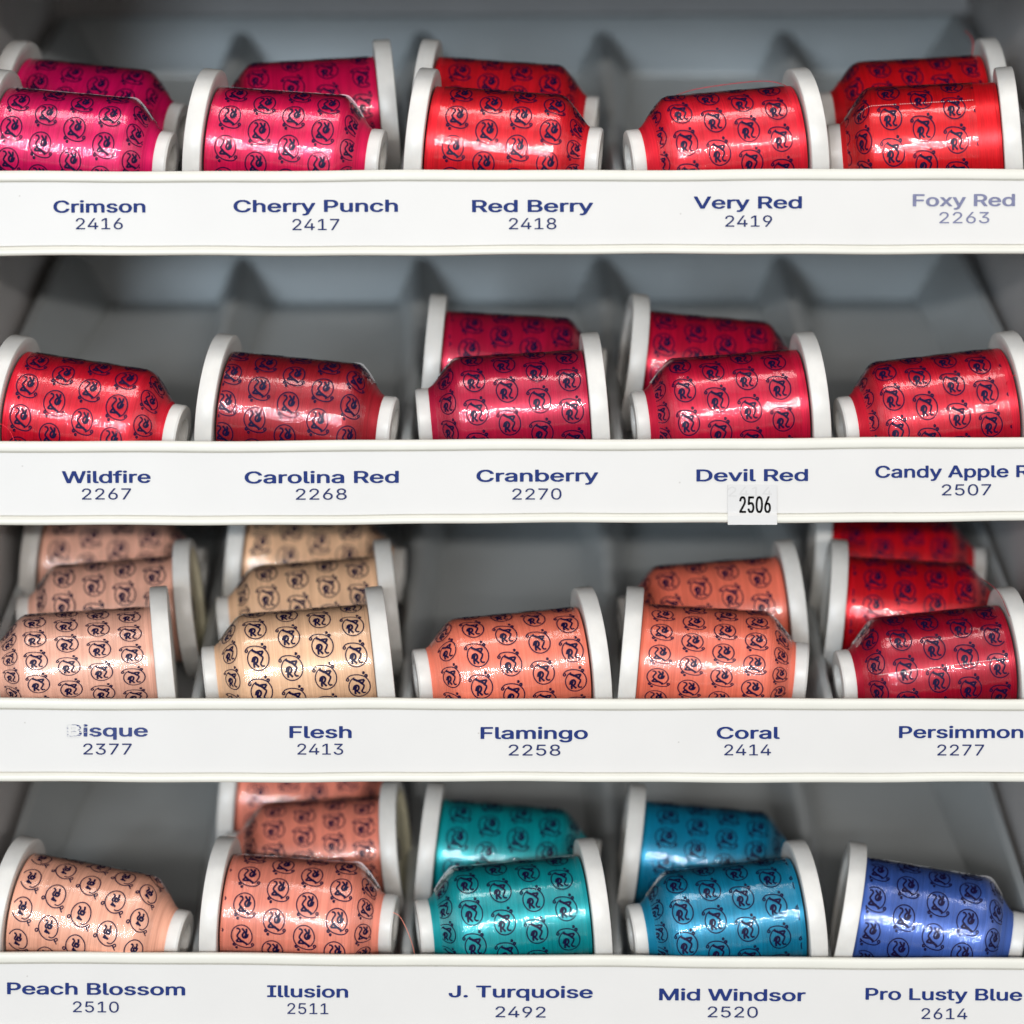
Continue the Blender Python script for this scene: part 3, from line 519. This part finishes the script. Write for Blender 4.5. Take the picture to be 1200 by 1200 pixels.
# paper sticker on the second lip, folded over the bottom rail
stk = thing("number_sticker", "small white paper sticker reading 2506 stuck under Devil Red", "sticker",
            (0.0848, 0, LIP_Z[1] - 0.0230), (0, math.atan(ROLL[1]) + 0.004, 0))
hw = 0.0087
pr = [(-0.0001, 0.0070), (-0.0001, -0.0030), (-0.0013, -0.0040), (-0.00145, -0.0070),
      (-0.00160, -0.0070), (-0.00145, -0.0038), (-0.0003, -0.0029), (-0.0003, 0.0070)]
V, F = extrude_x(pr, [-hw, hw])
obj("paper", V, F, M_sticker, stk, smooth=False)
lettering("printed_number", [("2506", DIGITS, 0.0010 + d, -0.0000, 0.0109, 0.0058 - abs(d) / 2, M_black_ink) for d in (-0.00016, 0.0, 0.00016)], stk, -0.00033)
lettering("ghost_number", [("2414", DIGITS, -0.0008, 0.0046, 0.0155, 0.0034, M_ghost)], stk, -0.00032)

# ------------------------------------------------------------------ spools
RF, RB, RN, LEN = 0.026, 0.0198, 0.0110, 0.0675
X_THREAD0, X_SHOULDER, X_CONE_END, X_NECK = 0.0066, 0.0525, 0.0622, 0.0625

COLOURS = {
    "crimson": (0.82, 0.003, 0.120, 1), "cherry": (0.84, 0.004, 0.088, 1), "berry": (0.86, 0.010, 0.024, 1), "very": (0.86, 0.011, 0.032, 1),
    "foxy": (0.86, 0.006, 0.014, 1), "wildfire": (0.76, 0.005, 0.028, 1), "carolina": (0.42, 0.012, 0.024, 1), "cranberry": (0.58, 0.006, 0.052, 1),
    "devil": (0.68, 0.004, 0.044, 1), "candy": (0.68, 0.005, 0.028, 1), "bisque": (0.92, 0.46, 0.33, 1), "flesh": (0.93, 0.54, 0.32, 1),
    "flamingo": (0.96, 0.21, 0.125, 1), "coral": (0.95, 0.185, 0.110, 1), "persimmon": (0.46, 0.002, 0.024, 1), "peach": (0.94, 0.43, 0.29, 1),
    "illusion": (0.88, 0.26, 0.175, 1), "turquoise": (0.001, 0.36, 0.395, 1), "windsor": (0.003, 0.25, 0.43, 1), "lusty": (0.052, 0.125, 0.46, 1),
    "scarlet": (0.74, 0.004, 0.014, 1),
}
PALE = ("bisque", "flesh", "peach", "illusion", "flamingo", "coral")
COLOUR_WORDS = {
    "crimson": "crimson pink", "cherry": "hot pinkish red", "berry": "berry red", "very": "bright red", "foxy": "scarlet", "wildfire": "deep red",
    "carolina": "brick red", "cranberry": "cranberry red", "devil": "raspberry red", "candy": "candy red", "bisque": "pale pinkish beige",
    "flesh": "pale golden beige", "flamingo": "salmon orange", "coral": "coral orange", "persimmon": "dark red", "peach": "pale peach",
    "illusion": "dusty salmon", "turquoise": "turquoise green", "windsor": "teal blue", "lusty": "periwinkle blue",
}
LABEL_WORDS = {
    "crimson": "Crimson", "cherry": "Cherry Punch", "berry": "Red Berry", "very": "Very Red", "foxy": "Foxy Red", "wildfire": "Wildfire",
    "carolina": "Carolina Red", "cranberry": "Cranberry", "devil": "Devil Red", "candy": "Candy Apple", "bisque": "Bisque", "flesh": "Flesh",
    "flamingo": "Flamingo", "coral": "Coral", "persimmon": "Persimmon", "peach": "Peach Blossom", "illusion": "Illusion",
    "turquoise": "J. Turquoise", "windsor": "Mid Windsor", "lusty": "Pro Lusty Blue",
}
M_thread = {k: thread_material(k + "_thread", c, 0.08 if k in PALE else 0.40) for k, c in COLOURS.items()}

# strokes of the printed mark: (points, half width); x along the spool, y round it, circle radius about 1
MARK_A = [
    ([(-0.38, 0.86), (-0.72, 0.62), (-0.93, 0.15), (-0.88, -0.38), (-0.58, -0.84), (-0.08, -1.05), (0.44, -0.95), (0.83, -0.58), (0.96, -0.05), (0.86, 0.42), (0.58, 0.80), (0.16, 1.02), (-0.36, 1.10), (-0.78, 1.04), (-1.02, 0.86)], 0.05),
    ([(-1.02, 0.86), (-1.10, 0.70), (-0.98, 0.60), (-0.88, 0.70), (-0.94, 0.84)], 0.055),
    ([(0.56, 0.90), (0.64, 1.00), (0.76, 0.96), (0.74, 0.82), (0.60, 0.80)], 0.07),
    ([(0.40, 1.20), (0.46, 1.26), (0.52, 1.20), (0.46, 1.14), (0.40, 1.20)], 0.085),
    ([(-0.40, -0.78), (-0.42, -0.50), (-0.34, -0.14), (-0.26, 0.02)], 0.088),
    ([(-0.56, -0.30), (-0.46, 0.02), (-0.22, 0.12), (-0.06, -0.06), (-0.14, -0.34), (-0.40, -0.42)], 0.088),
    ([(-0.30, -0.42), (-0.12, -0.62), (0.00, -0.76)], 0.085),
    ([(0.24, 0.20), (0.42, 0.04), (0.34, -0.22), (0.16, -0.50)], 0.075),
    ([(0.16, -0.50), (0.30, -0.70), (0.52, -0.70)], 0.075),
    ([(-0.50, 0.74), (-0.26, 0.60), (0.08, 0.40), (0.28, 0.20)], 0.10),
    ([(-0.24, 0.50), (0.08, 0.56), (0.50, 0.56)], 0.085),
    ([(0.50, 0.56), (0.38, 0.38), (0.26, 0.18)], 0.085),
]
MARK_B = [
    ([(-0.15, 0.85), (-0.52, 0.88), (-0.86, 0.50), (-0.94, 0.0), (-0.80, -0.52), (-0.36, -0.92), (0.16, -0.98), (0.62, -0.70), (0.88, -0.20), (0.86, 0.34), (0.56, 0.82), (0.06, 1.12), (-0.40, 1.12), (-0.70, 1.00)], 0.05),
    ([(-0.70, 1.00), (-0.92, 0.84), (-1.02, 0.98), (-0.86, 1.14), (-0.70, 1.02), (-0.98, 1.42)], 0.05),
    ([(0.90, 0.34), (1.06, 0.30), (1.18, 0.42), (1.12, 0.56), (0.98, 0.56), (0.92, 0.40)], 0.055),
    ([(-0.22, -0.66), (-0.26, -0.40), (-0.14, -0.10)], 0.09),
    ([(-0.34, -0.24), (-0.26, 0.04), (-0.04, 0.08), (0.04, -0.12), (-0.10, -0.32)], 0.09),
    ([(0.10, 0.14), (0.28, -0.06), (0.12, -0.44), (0.34, -0.62)], 0.08),
    ([(-0.22, 0.56), (0.06, 0.38), (0.20, 0.22)], 0.09),
    ([(-0.02, 0.50), (0.20, 0.44), (0.30, 0.40)], 0.09),
]

def flange_mesh():
    p = [(0.0022, 0.0045), (0.0022, 0.0190), (0.0018, 0.0205), (0.0004, 0.0215), (0.0, 0.0228), (0.0, RF - 0.0006), (0.0002, RF - 0.0002), (0.0006, RF),
         (0.0033, RF + 0.00005), (0.0058, RF), (0.0062, RF - 0.0002), (0.0064, RF - 0.0006), (0.0064, 0.0228), (0.0058, 0.0212), (0.0058, 0.0105)]
    V, F = lathe(p, 96)
    return V, F
def neck_mesh():
    p = [(X_NECK - 0.001, 0.0095), (X_NECK, RN - 0.0003), (X_NECK + 0.0008, RN), (LEN - 0.0008, RN), (LEN - 0.0001, RN - 0.0005), (LEN, RN - 0.0012), (LEN, 0.0064), (LEN - 0.0006, 0.0058),
         (LEN - 0.0040, 0.0054), (LEN - 0.0042, 0.0030), (LEN - 0.0200, 0.0028)]
    return lathe(p, 64)

def thread_radius(x, fat, rb=RB):
    """radius of the wound thread at axial distance x"""
    if x <= X_SHOULDER:
        return rb + fat * (x - X_THREAD0) / (X_SHOULDER - X_THREAD0)
    u = (x - X_SHOULDER) / (X_CONE_END - X_SHOULDER)
    r1 = rb + fat
    return r1 + (RN - 0.0006 - r1) * (u ** 1.12)

def shell_points(fat, x0, x1, lift, n=34, rb=RB):
    pts = []
    for k in range(n + 1):
        x = x0 + (x1 - x0) * k / n
        r = sum(thread_radius(min(max(x + d * 0.0016, X_THREAD0), X_CONE_END), fat, rb) for d in (-1, -0.5, 0, 0.5, 1)) / 5
        pts.append((x, r + lift))
    return pts

flange_mesh_data = None
def make_spool(key, row, rank, side, xmm, tilt, yaw, fat=0.0012, film=(0.0085, 0.0590), pitch_along=0.0113, pitch_round=0.0116,
               mark="A", size=0.0040, tail=None, yellow=False, seed=0, dist=0.049, dz=0.0, wrapped=True, squash=1.0, seam=None, perf=None, dr=0.0):
    rnd = random.Random(seed * 7 + 3)
    y = 0.003 + RF + 0.0004 + rank * dist * math.cos(R(16))
    x = xmm * MM
    z = LIP_Z[row] - FLOOR0 + (y - 0.003) * SLOPE + RF / math.cos(R(16)) + dz - x * ROLL[row]
    sgn = 1 if side == "L" else -1
    rz = R(-yaw) if side == "L" else R(180 + yaw)
    rot = Euler((0, R(tilt), rz), "XYZ")
    ax = rot.to_matrix() @ Vector((1, 0, 0))
    base = Vector((x - ax.x * LEN / 2, y, z))
    t = thing("thread_spool", LABELS[(key, rank)], "thread spool", base, rot, "thread spools lying in the trays")
    V, F = flange_mesh()
    obj("flange", V, F, [M_spool, M_spool_yellow], t, sharp=35, midx=[1 if yellow and i % 14 < 4 else 0 for i in range(len(F))])
    V, F = neck_mesh()
    obj("neck", V, F, [M_spool], t, sharp=35)
    # thread
    pts = [(X_THREAD0 - 0.0004, 0.0105), (X_THREAD0 - 0.0003, RB + dr - 0.0012)] + [(a, b) for a, b in shell_points(fat, X_THREAD0, X_CONE_END + 0.0006, 0.0, 34, RB + dr)]
    V, F = lathe(pts, 128)
    ph = [rnd.uniform(0, 6.28) for _ in range(4)]
    V2 = []
    for (vx, vy, vz) in V:
        a = math.atan2(vz, vy)
        k = 1 + 0.0025 * math.sin(vx * 420 + ph[0]) + 0.003 * math.sin(a * 2 + ph[1]) + 0.0012 * math.sin(vx * 1300 + a + ph[2])
        V2.append((vx, vy * k, vz * k))
    hue = "scarlet" if rank and key == "persimmon" else key
    obj("wound_thread", V2, F, [M_thread[hue]], t, sharp=70)
    # clear film with the printed marks: bridges slightly over the shoulder
    if wrapped:
        lift = 0.00030
        pts = shell_points(fat, film[0], film[1], lift, 40, RB + dr)
        off = rnd.uniform(0, 50)
        def crumple(vx, a):
            n1 = noise.noise(Vector((vx * 260 + off, math.cos(a) * 3.2, math.sin(a) * 3.2)))
            n2 = noise.noise(Vector((vx * 70 + off, math.cos(a) * 7.0, math.sin(a) * 7.0 + 9)))
            return 0.00007 * n1 + 0.00008 * n2
        seg = 168
        V, F = [], []
        n = len(pts)
        for i in range(seg):
            a = 2 * math.pi * i / seg
            for q, (px_, pr_) in enumerate(pts):
                edge = 0.00035 * noise.noise(Vector((a * 9, off, 0))) if q in (0, n - 1) else 0
                k = 1 + 0.003 * math.sin(a * 2 + ph[1])
                r = pr_ * k + crumple(px_, a)
                V.append((px_ + edge, r * math.cos(a), r * math.sin(a)))
        for i in range(seg):
            j = (i + 1) % seg
            for k in range(n - 1):
                F.append((i * n + k, j * n + k, j * n + k + 1, i * n + k + 1))
        MI = [0] * len(F)
        # arc length along the film's outline
        s = [0.0]
        for k in range(1, n):
            s.append(s[-1] + math.hypot(pts[k][0] - pts[k - 1][0], pts[k][1] - pts[k - 1][1]))
        def at(u, a, up=0.00006):
            k = 0
            if u < 0 or u > s[-1]:
                return None
            while k < n - 2 and s[k + 1] < u:
                k += 1
            f = (u - s[k]) / (s[k + 1] - s[k])
            x_ = pts[k][0] + f * (pts[k + 1][0] - pts[k][0]); r_ = pts[k][1] + f * (pts[k + 1][1] - pts[k][1])
            k_ = 1 + 0.003 * math.sin(a * 2 + ph[1])
            r_ = r_ * k_ + crumple(x_, a) + up
            return (x_, r_ * math.cos(a), r_ * math.sin(a))
        # lay-flat edges of the sleeve: two thin fins, opposite each other; and a dotted tear line
        for aa in () if seam is None else (R(seam), R(seam) + math.pi):
            prev = None
            for q in range(0, 61):
                u = s[-1] * 0.999 * q / 60
                g = at(u, aa, 0)
                base_r = math.hypot(g[1], g[2])
                cone = max(0.0, min(1.0, (g[0] - X_SHOULDER + 0.003) / 0.004))
                h = 0.00007 + 0.00006 * noise.noise(Vector((u * 900, aa, off))) + 0.0007 * cone * (1 - 0.5 * max(0, (u - s[-1] * 0.93) / (s[-1] * 0.07)))
                pr2 = []
                for rr in (base_r - 0.0001, base_r + h):
                    for da in (-0.004, 0.004):
                        pr2.append((g[0], rr * math.cos(aa + da), rr * math.sin(aa + da)))
                V += pr2
                cur = len(V) - 4
                if prev is not None:
                    for e0, e1 in ((0, 2), (2, 3), (3, 1)):
                        F.append((prev + e0, cur + e0, cur + e1, prev + e1)); MI.append(2)
                prev = cur
        if perf is not None:
            aa = R(perf) if side == "R" else math.pi - R(perf)
            u = 0.0006
            while u < s[-1] * 0.86:
                l_ = 0.00032 + 0.00012 * rnd.random()
                if rnd.random() < 0.93:
                    q4 = [at(u, aa - 0.006, 0.00008), at(u + l_, aa - 0.006, 0.00012), at(u + l_, aa + 0.006, 0.00012), at(u, aa + 0.006, 0.00008)]
                    b0 = len(V); V += q4; F.append((b0, b0 + 1, b0 + 2, b0 + 3)); MI.append(3)
                u += 0.00085
        around = round(2 * math.pi * RB / pitch_round)
        u0 = rnd.uniform(-0.3, 0.25) * pitch_along
        a0 = rnd.uniform(0, 1)
        cols = int(s[-1] / pitch_along) + 2
        for c in range(-1, cols + 1):
            for q in range(around):
                cu = u0 + c * pitch_along + 0.0055
                ca = (q + (0.5 if c % 2 else 0.0) + a0) * 2 * math.pi / around - c * 0.055
                for strokes, w in (MARK_A if mark == "A" else MARK_B):
                    line = catmull([(p[0], p[1], 0) for p in strokes], 3)
                    prev = None
                    for i, p in enumerate(line):
                        d = (line[min(i + 1, len(line) - 1)] - line[max(i - 1, 0)])
                        d = d.normalized() if d.length > 1e-9 else Vector((1, 0, 0))
                        nn = Vector((-d.y, d.x, 0)) * w
                        pair = []
                        for sg in (-1, 1):
                            pp = p + nn * sg
                            # reads upright when the flange lies on the right
                            pair.append(at(cu - pp.x * size, ca + pp.y * size * squash / RB))
                        if None in pair:
                            prev = None
                            continue
                        V += pair
                        cur = (len(V) - 2, len(V) - 1)
                        if prev:
                            F.append((prev[0], cur[0], cur[1], prev[1])); MI.append(1)
                        prev = cur
        obj("film_wrapper", V, F, [M_film, M_film_ink, M_film_edge, M_perf], t, midx=MI, sharp=60)
    if tail:
        inv = (Matrix.Translation(base) @ rot.to_matrix().to_4x4()).inverted()
        pts = catmull([inv @ Vector(p) for p in tail], 10)
        V, F = tube(pts, 0.00011, 6)
        obj("loose_thread", V, F, [M_thread[key]], t)
    return t

SPOOLS = [
    ('crimson', 0, 0, 'L', -154.5, 6.8, 6.5),
    ('cherry', 0, 0, 'L', -79.4, 6.3, 6),
    ('berry', 0, 0, 'L', -1.8, 5.8, 5),
    ('very', 0, 0, 'R', 74.7, 6.8, 7),
    ('foxy', 0, 0, 'R', 147.8, 4.8, -5),
    ('wildfire', 1, 0, 'L', -150.7, 9.0, 9),
    ('carolina', 1, 0, 'L', -75.5, 6.8, 6.5),
    ('cranberry', 1, 0, 'R', -0.5, 4.8, 2),
    ('devil', 1, 0, 'R', 77.1, 5.8, 4),
    ('candy', 1, 0, 'R', 150.9, 7.8, 6),
    ('bisque', 2, 0, 'R', -156.3, 4.8, 5),
    ('flesh', 2, 0, 'R', -77.8, 5.8, 4),
    ('flamingo', 2, 0, 'R', -1.5, 6.3, 7),
    ('coral', 2, 0, 'L', 73.0, 4.8, 2),
    ('persimmon', 2, 0, 'R', 151.2, 6.8, 5),
    ('peach', 3, 0, 'L', -151.1, 9.5, 9),
    ('illusion', 3, 0, 'L', -75.8, 4.8, 5),
    ('turquoise', 3, 0, 'R', -0.8, 5.8, 6),
    ('windsor', 3, 0, 'R', 76.3, 6.8, 6),
    ('lusty', 3, 0, 'L', 151.9, 9.5, 3),
    ('crimson', 0, 1, 'L', -154.7, 7.8, 9),
    ('cherry', 0, 1, 'R', -76.9, 4.8, 3),
    ('berry', 0, 1, 'L', -1.9, 5.8, 4),
    ('foxy', 0, 1, 'R', 147.8, 4.8, 2),
    ('cranberry', 1, 1, 'L', 1.0, 4.8, 0),
    ('devil', 1, 1, 'L', 75.0, 6.8, -3),
    ('bisque', 2, 1, 'R', -151.4, 5.8, 0),
    ('flesh', 2, 1, 'R', -76.7, 5.8, 3),
    ('coral', 2, 1, 'R', 74.1, 5.8, 3),
    ('persimmon', 2, 1, 'L', 151.1, 4.8, 2),
    ('illusion', 3, 1, 'R', -74.1, 4.8, -4),
    ('turquoise', 3, 1, 'L', -0.8, 5.8, 2),
    ('windsor', 3, 1, 'L', 74.8, 6.8, 1),
    ('bisque', 2, 2, 'L', -153.5, 4.8, 3),
    ('flesh', 2, 2, 'L', -75.6, 4.8, 2),
    ('persimmon', 2, 2, 'L', 149.7, 4.8, 2),
    ('illusion', 3, 2, 'L', -78.6, 4.8, 2),
]
ORD = {0: "front", 1: "second", 2: "third"}
LABELS = {}
for key, row, rank, side, *_ in SPOOLS:
    word = COLOUR_WORDS[key]
    if rank and key == "persimmon":
        word = "bright scarlet"
    hand = "white flange on the left" if side == "L" else "white flange on the right"
    if rank == 0:
        lab = f"front {word} thread spool above the words {LABEL_WORDS[key]}, {hand}"
    elif rank == 1:
        lab = f"second {word} thread spool in line behind the {LABEL_WORDS[key]} lettering"
    else:
        lab = f"{word} thread spool, third in line behind the {LABEL_WORDS[key]} lettering"
    LABELS[(key, rank)] = lab

TAILS = {
    ("very", 0): [(0.058, 0.040, 0.1478), (0.066, 0.036, 0.1502), (0.080, 0.034, 0.1522), (0.091, 0.030, 0.1528), (0.0975, 0.027, 0.1512), (0.1000, 0.022, 0.1480)],
    ("foxy", 1): [(0.1712, 0.078, 0.1640), (0.1716, 0.077, 0.1690), (0.1708, 0.078, 0.1722), (0.1690, 0.080, 0.1742)],
    ("illusion", 0): [(-0.0425, 0.006, -0.1440), (-0.0400, 0.005, -0.1455), (-0.0372, 0.005, -0.1510), (-0.0352, 0.006, -0.1575), (-0.0348, 0.008, -0.1620)],
    ("wildfire", 0): [(-0.186, 0.008, 0.0320), (-0.1815, 0.0045, 0.0312), (-0.1780, 0.0035, 0.0290), (-0.1762, 0.0035, 0.0255), (-0.1760, 0.0040, 0.0225)],
    ("persimmon", 0): [(0.1690, 0.024, -0.0255), (0.1745, 0.018, -0.0300), (0.1775, 0.0100, -0.0380)],
    ("candy", 0): [(0.1745, 0.010, 0.0440), (0.1775, 0.0090, 0.0475), (0.1805, 0.0085, 0.0490)],
}
OPTS = {
    ("crimson", 0): dict(film=(0.0072, 0.0592), seam=95, perf=88),
    ("cherry", 0): dict(film=(0.0069, 0.0590), seam=92, fat=0.0016),
    ("cherry", 1): dict(pitch_along=0.0128),
    ("berry", 0): dict(film=(0.0100, 0.0612), fat=0.0010),
    ("foxy", 0): dict(film=(0.0148, 0.0610), perf=42, fat=0.0020, dr=0.0010),
    ("very", 0): dict(film=(0.0092, 0.0585)),
    ("devil", 0): dict(film=(0.0096, 0.0600)),
    ("cranberry", 0): dict(film=(0.0078, 0.0606)),
    ("candy", 0): dict(film=(0.0096, 0.0596), dr=0.0005),
    ("wildfire", 0): dict(film=(0.0088, 0.0618), fat=0.0006, dr=0.0008),
    ("carolina", 0): dict(film=(0.0069, 0.0585), seam=84, fat=0.0012),
    ("coral", 0): dict(film=(0.0085, 0.0612), pitch_round=0.0083, squash=0.74),
    ("bisque", 0): dict(film=(0.0090, 0.0612), pitch_round=0.0085, squash=0.74, dr=-0.0010),
    ("flesh", 0): dict(film=(0.0069, 0.0610), pitch_along=0.0116),
    ("flamingo", 0): dict(film=(0.0078, 0.0610), dr=-0.0008),
    ("persimmon", 0): dict(film=(0.0088, 0.0605), perf=9),
    ("peach", 0): dict(mark="B", film=(0.0076, 0.0580), size=0.0039, pitch_along=0.0108, dr=0.0006, fat=0.0005),
    ("illusion", 0): dict(film=(0.0072, 0.0605), seam=82),
    ("illusion", 1): dict(yellow=True, pitch_round=0.0090, squash=0.8),
    ("bisque", 1): dict(yellow=True),
    ("turquoise", 0): dict(film=(0.0080, 0.0600), seam=100),
    ("windsor", 0): dict(film=(0.0082, 0.0600)),
    ("windsor", 1): dict(pitch_round=0.0095, squash=0.85),
    ("lusty", 0): dict(film=(0.0080, 0.0580), seam=86, fat=0.0004, dr=0.0012),
}
for n_, (key, row, rank, side, xmm, tilt, yaw) in enumerate(SPOOLS):
    make_spool(key, row, rank, side, xmm, tilt, yaw, seed=n_, tail=TAILS.get((key, rank)), **OPTS.get((key, rank), {}))
